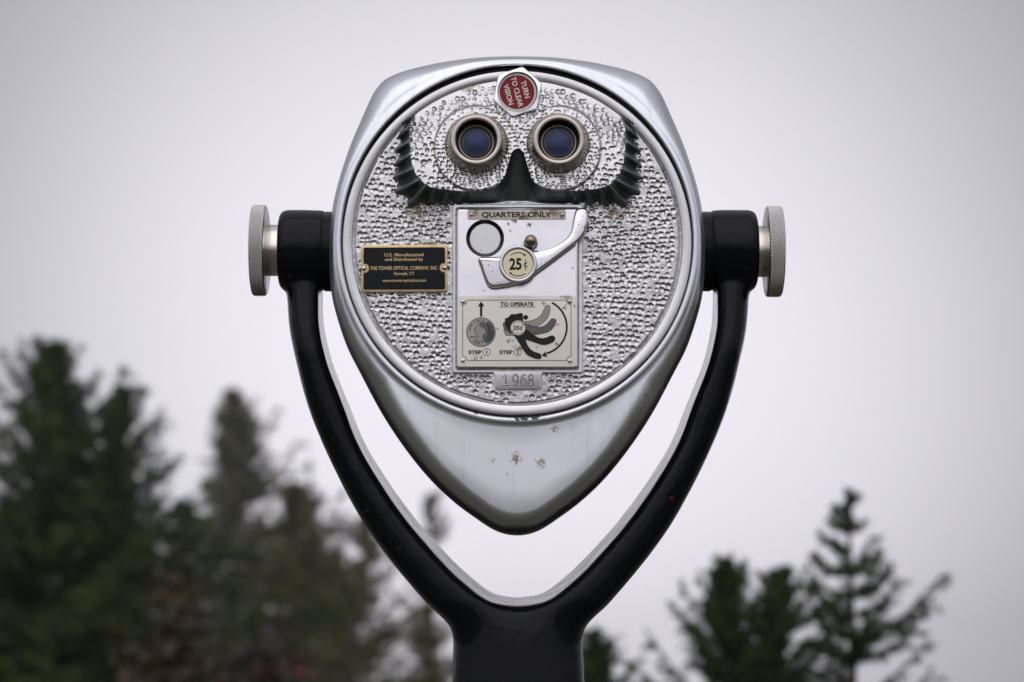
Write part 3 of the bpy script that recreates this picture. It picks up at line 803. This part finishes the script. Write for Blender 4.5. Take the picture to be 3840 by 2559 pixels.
def name_plate():
    Z = lambda x, y: (1300 + x / 5.602, 880 + y / 5.602)
    def warp(l): return [(x, y - (x - 1516) * .006) for x, y in l]
    mb = MB(); slab(mb, warp(rrect(1354, 919, 1677.5, 1095.5, 11)), 30, 16, 1.6); pl = mb.build('name_plate', MAT['brass'], viewer)
    lx, ly, rx, ry = 1364.6, 1006.7, 1667.7, 1004.6
    o = []
    for cx, cy, a in ((1669 - 8, 928 + 8, -90), ):
        o += [(cx + 8 * math.cos(R(a + 15 * i)), cy + 8 * math.sin(R(a + 15 * i))) for i in range(7)]
    o += [(1669, 982)] + arcpts(1660, 982, 9, 0, 60, 3)[1:] + [(rx + 19 * math.cos(R(a)), ry + 19 * math.sin(R(a))) for a in range(-120, -241, -12)] + arcpts(1660, 1028, 9, -60, 0, 3) + [(1669, 1028)]
    o += [(1661 + 8 * math.cos(R(15 * i)), 1078 + 8 * math.sin(R(15 * i))) for i in range(7)]
    o += [(1371 + 8 * math.cos(R(90 + 15 * i)), 1079 + 8 * math.sin(R(90 + 15 * i))) for i in range(7)]
    o += [(1363, 1030)] + arcpts(1372, 1030, 9, 180, 240, 3)[1:] + [(lx + 19 * math.cos(R(a)), ly + 19 * math.sin(R(a))) for a in range(60, -61, -12)] + arcpts(1372, 984, 9, 120, 180, 3) + [(1363, 984)]
    o += [(1371 + 8 * math.cos(R(180 + 15 * i)), 937 + 8 * math.sin(R(180 + 15 * i))) for i in range(7)]
    mb = MB(); flat(mb, o, 15.2); mb.build('black_field', MAT['plaque'], pl, False)
    mb = MB(); d = 14.7
    for s, xa, xb, ya, yb, bo in (('U.S. Manufactured', 797, 1612, 388, 460, .012), ('and Distributed by', 803, 1605, 488, 574, .012), ('THE TOWER OPTICAL COMPANY, INC.', 495, 1918, 666, 756, .012),
                                  ('Norwalk, CT', 993, 1420, 788, 862, .006), ('www.toweropticalco.com', 755, 1665, 932, 1014, .006)):
        text(mb, s, *Z((xa + xb) / 2, (ya + yb) / 2), (xb - xa) / 5.602, (yb - ya) / 5.602, d, bo, -.35)
    mb.build('lettering', MAT['gilt'], pl, False)
    rivet(pl, lx, ly, 9.5, 15.5); rivet(pl, rx, ry, 9.5, 15.5)

MAT['tab'] = M('tab_metal', (.80, .80, .81), 1, .3).m
MAT['stamp'] = M('figure_shade_metal', (.30, .29, .28), 1, .3).m  # darker than the tab: shading of the raised figures put into their colour
MAT['rust'] = M('rusty_edge', (.10, .035, .015), 0, .8).m
MAT['ink_dark'] = M('coin_print_dark', (.035, .035, .038), 0, .5).m
coin_panel(); instruction_plate(); name_plate()

# fork, pivots and knobs --------------------------------------------------------
def fork():
    O = [(1050, 985), (1068, 1060), (1077, 1130), (1085, 1230), (1110, 1355), (1157, 1530), (1233, 1715), (1340, 1922), (1436, 2066), (1556, 2213), (1644, 2306), (1770, 2400), (1942, 2440)]
    I = [(1222, 985), (1214, 1070), (1213, 1140), (1219, 1235), (1250, 1365), (1312, 1520), (1372, 1665), (1470, 1824), (1564, 1950), (1678, 2078), (1765, 2161), (1850, 2223), (1942, 2240)]
    O = smooth_poly(O, 7, False); I = smooth_poly(I, 7, False)
    O = np.r_[O, np.stack([2 * 1942 - O[-2::-1, 0], O[-2::-1, 1]], 1)]; I = np.r_[I, np.stack([2 * 1942 - I[-2::-1, 0], I[-2::-1, 1]], 1)]
    n = len(O); f = np.linspace(-1, 1, n); strip = 19 + 17 * np.clip(1.35 - 1.6 * np.abs(f), 0, 1)
    e = I - O; L = np.linalg.norm(e, axis=1); e = e / L[:, None]
    secs = []; dsh = 75 * (1 - sstep((O[:, 1] + I[:, 1]) / 2, 1010, 1330))
    def at(off_o=None, off_i=None, d=0):
        q = O + e * off_o if off_o is not None else I - e * (strip * off_i[0] + off_i[1])[:, None]
        secs.append(P(q[:, 0], q[:, 1], d + dsh * (1 if d < 400 else .2)))
    at(off_o=14, d=560); at(off_o=2, d=480); at(off_o=0, d=300); at(off_o=4, d=240); at(off_o=16, d=205); at(off_o=36, d=186)
    at(off_o=60, d=180); at(off_i=(1, 42), d=180); at(off_i=(1, 20), d=186); at(off_i=(1, 6), d=198); at(off_i=(1, 0), d=216)
    at(off_i=(.5, 0), d=390); at(off_i=(0, 0), d=560); at(off_i=(0, 22), d=590); at(off_o=34, d=590)
    rings = [[tuple(s[i]) for s in secs] for i in range(n)]
    mb = MB(); mb.loft(rings, True, True, True)
    # pivot bosses: cylinders along x
    def bar(xa, xb, py, r, prof, seg=64):
        c0 = P(xa, py, DAX); c1 = P(xb, py, DAX); k = KS((xa + xb) / 2, py, DAX); rg = []
        for t, rr in prof:
            x = c0[0] + (c1[0] - c0[0]) * t
            rg.append([(x, c0[1] + r * rr * k * math.cos(2 * math.pi * i / seg), c0[2] + r * rr * k * math.sin(2 * math.pi * i / seg)) for i in range(seg)])
        return rg
    for xa, xb in ((1047, 1223), (2838, 2660)):
        mb.loft(bar(xa, xb, 940, 153, [(0, .8), (.02, .9), (.06, .96), (.15, 1), (.5, 1.0), (.93, .99), (.98, .975), (1, .95)]), True, True, True)
    # top of the post
    rg = []
    for py, rx, rd in ((2300, 150, 140), (2335, 205, 165), (2362, 232, 172), (2390, 243, 175), (2440, 246, 178), (2520, 247, 182), (2720, 250, 190)):
        c = P(1942, py, DAX); k = KS(1942, py, DAX)
        se = lambda q: math.copysign(abs(q) ** .62, q)
        rg.append([(c[0] + rx * k * se(math.cos(2 * math.pi * i / 72)), c[1] + rd * k * se(math.sin(2 * math.pi * i / 72)), c[2]) for i in range(72)])
    mb.loft(rg, True, True, True)
    me = bpy.data.meshes.new('fork'); me.from_pydata(mb.v, [], mb.f)
    bm = bmesh.new(); bm.from_mesh(me); bmesh.ops.recalc_face_normals(bm, faces=bm.faces); bm.to_mesh(me); bm.free()
    o = bpy.data.objects.new('fork', me); COL.objects.link(o)
    rm = o.modifiers.new('r', 'REMESH'); rm.mode = 'VOXEL'; rm.voxel_size = .0019; rm.use_smooth_shade = True
    sm = o.modifiers.new('s', 'SMOOTH'); sm.factor = .5; sm.iterations = 16
    me2 = bpy.data.meshes.new_from_object(o.evaluated_get(bpy.context.evaluated_depsgraph_get()))
    bpy.data.objects.remove(o); me2.name = 'fork'
    # soften where the arms run into the post; brushed-on paint, lumps and runs
    co = np.empty(len(me2.vertices) * 3, np.float32); me2.vertices.foreach_get('co', co); co = co.reshape(-1, 3)
    nv = np.empty_like(co).ravel(); me2.vertices.foreach_get('normal', nv); nv = nv.reshape(-1, 3)
    ed = np.empty(len(me2.edges) * 2, np.int32); me2.edges.foreach_get('vertices', ed); ed = ed.reshape(-1, 2)
    deg = np.bincount(ed.ravel(), minlength=len(co)).astype(np.float32)[:, None]
    zz_ = P(np.full(2, 1942.), np.array([2255., 2560.]), DAX)[:, 2]; wt = (sstep(-co[:, 2], -zz_[0], -(zz_[0] * .7 + zz_[1] * .3)) * sstep(co[:, 2], zz_[1], zz_[1] * .7 + zz_[0] * .3))[:, None]
    for _ in range(160):
        acc = np.zeros_like(co)
        for c_ in range(3):
            acc[:, c_] = np.bincount(ed[:, 0], co[ed[:, 1], c_], len(co)) + np.bincount(ed[:, 1], co[ed[:, 0], c_], len(co))
        co += wt * .6 * (acc / np.maximum(deg, 1) - co)
    a = vnoise(co[:, 0] + co[:, 1] * .7, co[:, 2] + co[:, 1] * .5, .06, 21) * .00018 + vnoise(co[:, 0] * 1.0 + co[:, 1], co[:, 2] - co[:, 1] * .4, .012, 22) * .00012
    co += nv * a[:, None]; me2.vertices.foreach_set('co', co.ravel())
    finish(me2, 'fork', MAT['black'], viewer, True, 180, False)
    # the post down to its foot
    zt = float(P(1942, 2640, DAX)[2]); rg = []
    for z, r in ((zt, .0605), (zt - .3, .063), (.2, .068), (.09, .071), (.05, .085), (.035, .12), (.03, .125), (0, .125)):
        rg.append([(r * math.cos(2 * math.pi * i / 64), r * math.sin(2 * math.pi * i / 64), z) for i in range(64)])
    MB().loft(rg, True, True, True).build('post', MAT['black'], viewer, True, 50)
    # collars on the head
    for xa, xb in ((1212, 1330), (2670, 2552)):
        MB().loft(bar(xa, xb, 944, 150, [(0, .96), (.08, 1), (1, 1)]), True, True, True).build('pivot_collar', MAT['black'], viewer, True, 50)
    # knobs: shaft and knurled wheel
    for side, py, (sa, sb), (wa, wb) in ((-1, 940, (1062, 990), (1001, 947)), (1, 944, (2812, 2884), (2871, 2930))):
        kn = MB().loft(bar(sa, sb, py, 96, [(0, 1), (.8, 1), (.86, .985), (.88, 1.03), (1, 1.03)]), True, True, True).build('clamp_knob', MAT['steel'], viewer, True, 40)
        c0 = P(wa, py, DAX); c1 = P(wb, py, DAX); k = KS((wa + wb) / 2, py, DAX)
        mb = MB().loft(bar(wa, wb, py, 172, [(0, .35), (0, .93), (.02, .96), (.05, .975), (.08, .96), (.1, .955), (.9, .955), (.92, .96), (.95, .975), (.98, .96), (1, .93), (1, .35), (.97, .3)]), True, True, True)
        mb.build('wheel', MAT['nickel'], kn, True, 25)
        nu, nvv = 1080, 33; U, Vv = np.meshgrid(np.arange(nu), np.arange(nvv))
        A = 2 * math.pi * U / nu; T = .06 + .88 * Vv / (nvv - 1)
        ph1 = U * 80 / nu + Vv / (nvv - 1) * 5.0; ph2 = U * 80 / nu - Vv / (nvv - 1) * 5.0
        tri = lambda p: np.abs((p % 1) - .5) * 2
        hgt = np.minimum(tri(ph1), tri(ph2)); edge = np.minimum(1, np.minimum(Vv, nvv - 1 - Vv) / 2.)
        rad = 172 * k * (.955 + .048 * hgt * edge)
        V = np.stack([c0[0] + (c1[0] - c0[0]) * T, c0[1] + rad * np.cos(A), c0[2] + rad * np.sin(A)], -1).reshape(-1, 3)
        F = [];
        jj, ii = np.meshgrid(np.arange(nvv - 1), np.arange(nu), indexing='ij'); i2 = (ii + 1) % nu
        F = np.stack([jj * nu + ii, jj * nu + i2, (jj + 1) * nu + i2, (jj + 1) * nu + ii], -1).reshape(-1, 4)
        if side < 0: F = F[:, ::-1]
        fastmesh('knurled_band', V, F, MAT['knurl'], kn, False)
fork()

# ------------------------------------------------------------------ trees and shrubs
def needle_mat(name, c1, c2, c3=None, t3=.62):
    m = M(name, c1, 0, .85, Specular_IOR_Level=.15)
    m.tint(m.rng(m.noise(1.6, 4, .6), .4, .65, 0, 1), c2)
    if c3: m.tint(m.rng(m.noise(2.6, 3, .6), t3, t3 + .1, 0, 1), c3)
    return m.m
NM = needle_mat('spruce_needles', (.018, .033, .013), (.072, .092, .020))
NMY = needle_mat('lichened_needles', (.040, .050, .018), (.13, .122, .038), (.18, .16, .09))
NMD = needle_mat('fir_needles', (.015, .029, .011), (.052, .078, .017))
NMG = needle_mat('misted_lichen_needles', (.060, .068, .036), (.135, .130, .070), (.22, .20, .14))  # mist over the far trees put into paler needles, with some grey lichen
BARK = M('spruce_bark', (.055, .045, .036), 0, .9).m
BARKG = M('grey_dead_twigs', (.12, .11, .09), 0, .9).m

def tube(mb, pts, rads, seg=5):
    rg = []
    for p, r in zip(pts, rads):
        rg.append([(p[0] + r * math.cos(2 * math.pi * i / seg), p[1] + r * math.sin(2 * math.pi * i / seg), p[2]) for i in range(seg)])
    mb.loft(rg, True, True, True)

def limb(mb, pts, r0, r1):
    pts = np.asarray(pts); n = len(pts); rg = []
    for i in range(n):
        t = pts[min(i + 1, n - 1)] - pts[max(i - 1, 0)]; t = t / (np.linalg.norm(t) + 1e-9)
        u = np.cross(t, (0, 0, 1)); u = u / (np.linalg.norm(u) + 1e-6); w = np.cross(t, u); r = r0 + (r1 - r0) * i / (n - 1)
        rg.append([tuple(pts[i] + r * (math.cos(a) * u + math.sin(a) * w)) for a in (0, 2.09, 4.19)])
    mb.loft(rg, True, False, False)

def conifer(name, label, px, py, dist, spread, seed, mat, gap=.05, dens=150, nl=.05, lean=0., bare_top=.03, branches=(5, 7), gaps=.12, shape=.9, up=38, low=-4, bark=None, twig=.42, skew=0., longest=1.55, zmin=0.0, group=None, cat='tree'):
    """apex at the pixel, dist metres from the camera; spread = half width / height"""
    rnd = random.Random(seed); g = np.random.default_rng(seed)
    top = P(px, py, Y=CAM[1] + dist); H = float(top[2]); base = np.array([top[0] - lean * H, top[1], 0.])
    root = bpy.data.objects.new(name, None); COL.objects.link(root); root.location = base; tag(root, label, cat, group)
    ax = np.array([lean * H, 0, H])
    wood = MB(); seg0, seg1, dn = [], [], []
    tr = .011 * H + .012
    tube(wood, [ax * t + np.array([.01 * H * math.sin(7 * t + seed), .01 * H * math.cos(5 * t), 0]) * (1 - t) for t in np.linspace(0, 1, 9)], [tr * (1 - t) ** .85 + .003 for t in np.linspace(0, 1, 9)], 7)
    h = .022 * H; step = gap * H
    
    for q in range(6):
        seg0.append(ax * .90); seg1.append(ax * 1.0 + np.array([rnd.uniform(-.004, .004) * H, 0, 0])); dn.append(.7)
    while h < H - zmin:
        f = h / H; t = 1 - f; org = ax * t
        Rm = spread * H * (f ** shape) + .016 * H
        for bi in range(rnd.randint(*branches)):
            if rnd.random() < gaps: continue
            a = rnd.uniform(0, 2 * math.pi); L = min(Rm, .5 * h + .012 * H) * (rnd.uniform(.35, .85) if rnd.random() < .78 else rnd.uniform(1.0, longest)) * (1 + skew * math.cos(a)); el = R(up + (low - up) * min(1, f * 1.7) + rnd.uniform(-12, 12))
            dr = np.array([math.cos(a), math.sin(a), 0]); n = 6; pts = []
            for q in range(n):
                s = q / (n - 1); z = L * (s * math.tan(el) - .25 * s * (1 - s) * 1.2 + .16 * s ** 3) * min(1, .55 + f * 5)
                pts.append(org + dr * L * s + np.array([0, 0, z + rnd.uniform(-.02, .02) * L]))
            limb(wood, pts, max(.0025, .016 * L), .0015)
            side = np.array([-dr[1], dr[0], 0])
            for q in range(n - 1):
                p0, p1 = pts[q], pts[q + 1]
                if q > 0 or L < .15 * H * spread: seg0.append(p0); seg1.append(p1); dn.append(1)
                s = (q + .5) / n
                for sg in (-1, 1):
                    for rep in range(2):
                        if rnd.random() < gaps: continue
                        tl = L * (twig * (1 - s) + .10) * rnd.uniform(.6, 1.2)
                        if q == 0: tl *= .5
                        o = p0 + (p1 - p0) * rnd.random()
                        v = dr * rnd.uniform(.55, .95) + side * sg * rnd.uniform(.5, .9) + np.array([0, 0, rnd.uniform(-.30, .22)])
                        v = v / np.linalg.norm(v) * tl; seg0.append(o); seg1.append(o + v); dn.append(1)
                        if tl > nl * 4:
                            for q2 in range(2):
                                o2 = o + v * rnd.uniform(.3, .8); v2 = (v / tl + side * rnd.uniform(-.8, .8) + np.array([0, 0, rnd.uniform(-.4, .2)])); v2 = v2 / np.linalg.norm(v2) * tl * .45
                                seg0.append(o2); seg1.append(o2 + v2); dn.append(1)
        h += step * (.38 + .9 * f) * rnd.uniform(.8, 1.2)
    a0, a1 = np.array(seg0), np.array(seg1); L = np.linalg.norm(a1 - a0, axis=1)
    cnt = np.maximum(2, (L * dens).astype(int)); idx = np.repeat(np.arange(len(L)), cnt)
    tt = g.random(len(idx))[:, None]; base_ = a0[idx] * (1 - tt) + a1[idx] * tt
    ddir = (a1 - a0)[idx] / L[idx][:, None]; rv = g.normal(size=(len(idx), 3)); rv -= (rv * ddir).sum(1, keepdims=True) * ddir; rv /= np.linalg.norm(rv, axis=1, keepdims=True) + 1e-9
    nd = ddir * g.uniform(.3, .9, (len(idx), 1)) + rv * .75; nd[:, 2] += .12; nd /= np.linalg.norm(nd, axis=1, keepdims=True)
    ln = nl * g.uniform(.6, 1.2, (len(idx), 1)); wv = np.cross(nd, rv + .3 * g.normal(size=rv.shape)); wv /= np.linalg.norm(wv, axis=1, keepdims=True) + 1e-9
    w = ln * .13
    V = np.stack([base_ - wv * w, base_ + wv * w, base_ + nd * ln], 1).reshape(-1, 3)
    F = np.arange(len(V)).reshape(-1, 3)
    wood.build('trunk', bark or BARK, root, True, 60)
    fastmesh('crown', V, F, mat, root, False)
    return len(F)

tot = 0
G1 = 'spruces on the left'; G2 = 'firs and spruces on the right'
def T(name, label, px, py, dist, spread, seed, mat, grp, **k):
    global tot; tot += conifer(name, label, px, py, dist, spread, seed, mat, group=grp, **k)
T('spruce_tree', 'big dark spruce filling the left edge of the picture', 205, 1280, 20, .56, 1, NM, G1, dens=100, nl=.075, gap=.034, gaps=.10, shape=.86, up=46, low=10, branches=(8, 11), twig=.26)
T('spruce_tree', 'dark spruce at the right flank of the big left spruce', 455, 1450, 21, .52, 2, NM, G1, dens=95, nl=.075, gap=.042, gaps=.16, shape=.86, up=42, low=10, branches=(7, 9), twig=.26)
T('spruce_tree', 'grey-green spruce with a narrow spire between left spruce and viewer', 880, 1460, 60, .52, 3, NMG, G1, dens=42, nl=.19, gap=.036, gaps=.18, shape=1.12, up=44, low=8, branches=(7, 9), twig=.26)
T('spruce_tree', 'bushy spruce right of the spire, touching the left fork arm', 1110, 1820, 48, .58, 4, NMY, G1, dens=52, nl=.155, gap=.044, gaps=.18, shape=1.0, up=44, low=6, branches=(7, 9), twig=.28)
T('spruce_tree', 'yellowish lichen-hung spruce with gaps, behind the left fork arm', 1375, 1940, 46, .46, 5, NMY, G1, dens=42, nl=.15, gap=.065, gaps=.38, shape=.9, up=42, low=4, branches=(5, 7), bark=BARKG, twig=.32)
T('spruce_tree', 'low ragged spruce just left of the black post', 1600, 2270, 40, .54, 6, NMY, G1, dens=46, nl=.13, gap=.07, gaps=.38, shape=.85, up=38, low=2, branches=(5, 7), bark=BARKG, twig=.34)
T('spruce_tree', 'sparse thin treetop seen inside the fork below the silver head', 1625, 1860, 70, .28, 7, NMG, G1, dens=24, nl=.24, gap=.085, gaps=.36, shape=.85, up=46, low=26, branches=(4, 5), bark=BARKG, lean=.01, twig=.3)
T('fir_tree', 'small green fir right beside the black post', 2225, 2365, 13, .56, 8, NMD, G2, dens=270, nl=.034, gap=.05, gaps=.1, shape=.85, up=45, low=8, branches=(6, 8), twig=.32)
T('fir_tree', 'bushy dark fir, left one of the pair on the right', 2720, 2100, 10, .42, 9, NMD, G2, dens=300, nl=.032, gap=.044, gaps=.12, shape=1.0, up=50, low=18, branches=(7, 9), twig=.28)
T('fir_tree', 'bushy dark fir, right one of the pair, next to the lone young spruce', 2930, 2130, 10.4, .38, 10, NMD, G2, dens=290, nl=.032, gap=.046, gaps=.14, shape=1.0, up=50, low=18, branches=(7, 9), twig=.28)
T('spruce_tree', 'lone young spruce with open tiered branches at the right', 3180, 1840, 9.2, .52, 15, NMD, G2, dens=380, nl=.028, gap=.088, gaps=.08, shape=1.05, up=34, low=14, branches=(5, 6), skew=.2, twig=.3, longest=1.15)
T('spruce_tree', 'dark spruce standing behind the rust and yellow shrub', 690, 1890, 40, .58, 17, NM, G1, dens=60, nl=.14, gap=.048, gaps=.14, shape=.95, up=40, low=6, twig=.3)
T('spruce_tree', 'dark low spruce glimpsed behind the two left spruces, near the corner', 60, 1880, 27, .62, 19, NM, G1, dens=90, nl=.10, gap=.045, gaps=.06, shape=.8, up=40, low=4, branches=(8, 10), twig=.36)
T('spruce_tree', 'dark low spruce filling the gap below the dip between left spruce and spire', 430, 1900, 28, .62, 20, NM, G1, dens=90, nl=.10, gap=.045, gaps=.06, shape=.8, up=40, low=4, branches=(8, 10), twig=.36)
T('spruce_tree', 'dark low spruce between the bushy and the yellowish spruce, far back', 1250, 2070, 58, .62, 18, NM, G1, dens=42, nl=.2, gap=.052, gaps=.16, shape=.95, up=40, low=6, twig=.3)

def shrub(name, label, px, py, dist, width_px, seed, cols, n=2600, leaf=.05):
    rnd = random.Random(seed); g = np.random.default_rng(seed)
    top = P(px, py, Y=CAM[1] + dist); k = dist / FPX; H = float(top[2]); Wd = width_px * k / 2
    root = bpy.data.objects.new(name, None); COL.objects.link(root); root.location = (top[0], top[1], 0); tag(root, label, 'shrub', 'autumn shrubs under the spruces')
    wood = MB(); tips = []
    for i in range(16):
        a = rnd.uniform(0, 6.28); r = Wd * rnd.uniform(.2, 1); e = np.array([r * math.cos(a), r * math.sin(a), H * rnd.uniform(.6, 1) * (1 - .35 * (r / Wd) ** 2)])
        pts = [e * t + np.array([0, 0, .15 * H * math.sin(3.1 * t)]) for t in np.linspace(0, 1, 6)]; limb(wood, pts, .012, .003); tips += pts[2:]
    tips = np.array(tips); c = tips[g.integers(0, len(tips), n)] + g.normal(size=(n, 3)) * (Wd * .2, Wd * .2, H * .09)
    c[:, 2] = np.maximum(c[:, 2], .03)
    u = g.normal(size=(n, 3)); u /= np.linalg.norm(u, axis=1, keepdims=True); v = np.cross(u, g.normal(size=(n, 3))); v /= np.linalg.norm(v, axis=1, keepdims=True)
    s = leaf * g.uniform(.6, 1.2, (n, 1))
    V = np.stack([c - u * s, c - v * s * .45, c + u * s, c + v * s * .45], 1).reshape(-1, 3)
    m = M(name + '_leaves', cols[0], 0, .6); m.tint(m.rng(m.noise(3, 3, .6), .42, .58, 0, 1), cols[1]); m.tint(m.rng(m.noise(2.2, 2, .5), .56, .64, 0, 1), cols[2])
    wood.build('stems', BARK, root); fastmesh('foliage', V, np.arange(len(V)).reshape(-1, 4), m.m, root, False)
shrub('autumn_shrub', 'rust and yellow leaved shrub in front of the left spruces', 670, 2150, 15.5, 380, 31, ((.014, .015, .007), (.055, .032, .008), (.10, .060, .010)))
shrub('autumn_shrub', 'dark shrub with a few red leaf clusters at the bottom left', 960, 2400, 15, 440, 32, ((.012, .011, .007), (.018, .011, .008), (.16, .012, .008)))
print('needles', tot)

def haze():
    m = bpy.data.materials.new('thin_mist'); m.use_nodes = True; t = m.node_tree; t.nodes.clear()
    o = t.nodes.new('ShaderNodeOutputMaterial'); v = t.nodes.new('ShaderNodeVolumePrincipled')
    v.inputs['Color'].default_value = (.97, .97, 1, 1); v.inputs['Density'].default_value = .0010; v.inputs['Anisotropy'].default_value = .75
    t.links.new(v.outputs[0], o.inputs['Volume'])
    a, z0, z1 = 460, -8, 14
    V = [(x, y, z) for z in (z0, z1) for x, y in ((-a, -a), (a, -a), (a, a), (-a, a))]
    F = [(3, 2, 1, 0), (4, 5, 6, 7), (0, 1, 5, 4), (1, 2, 6, 5), (2, 3, 7, 6), (3, 0, 4, 7)]
    h = MB().add(V, F).build('haze', m, None, False); h['kind'] = 'stuff'; h['label'] = 'thin pale mist hanging over the whole place'; h['category'] = 'mist'
haze()
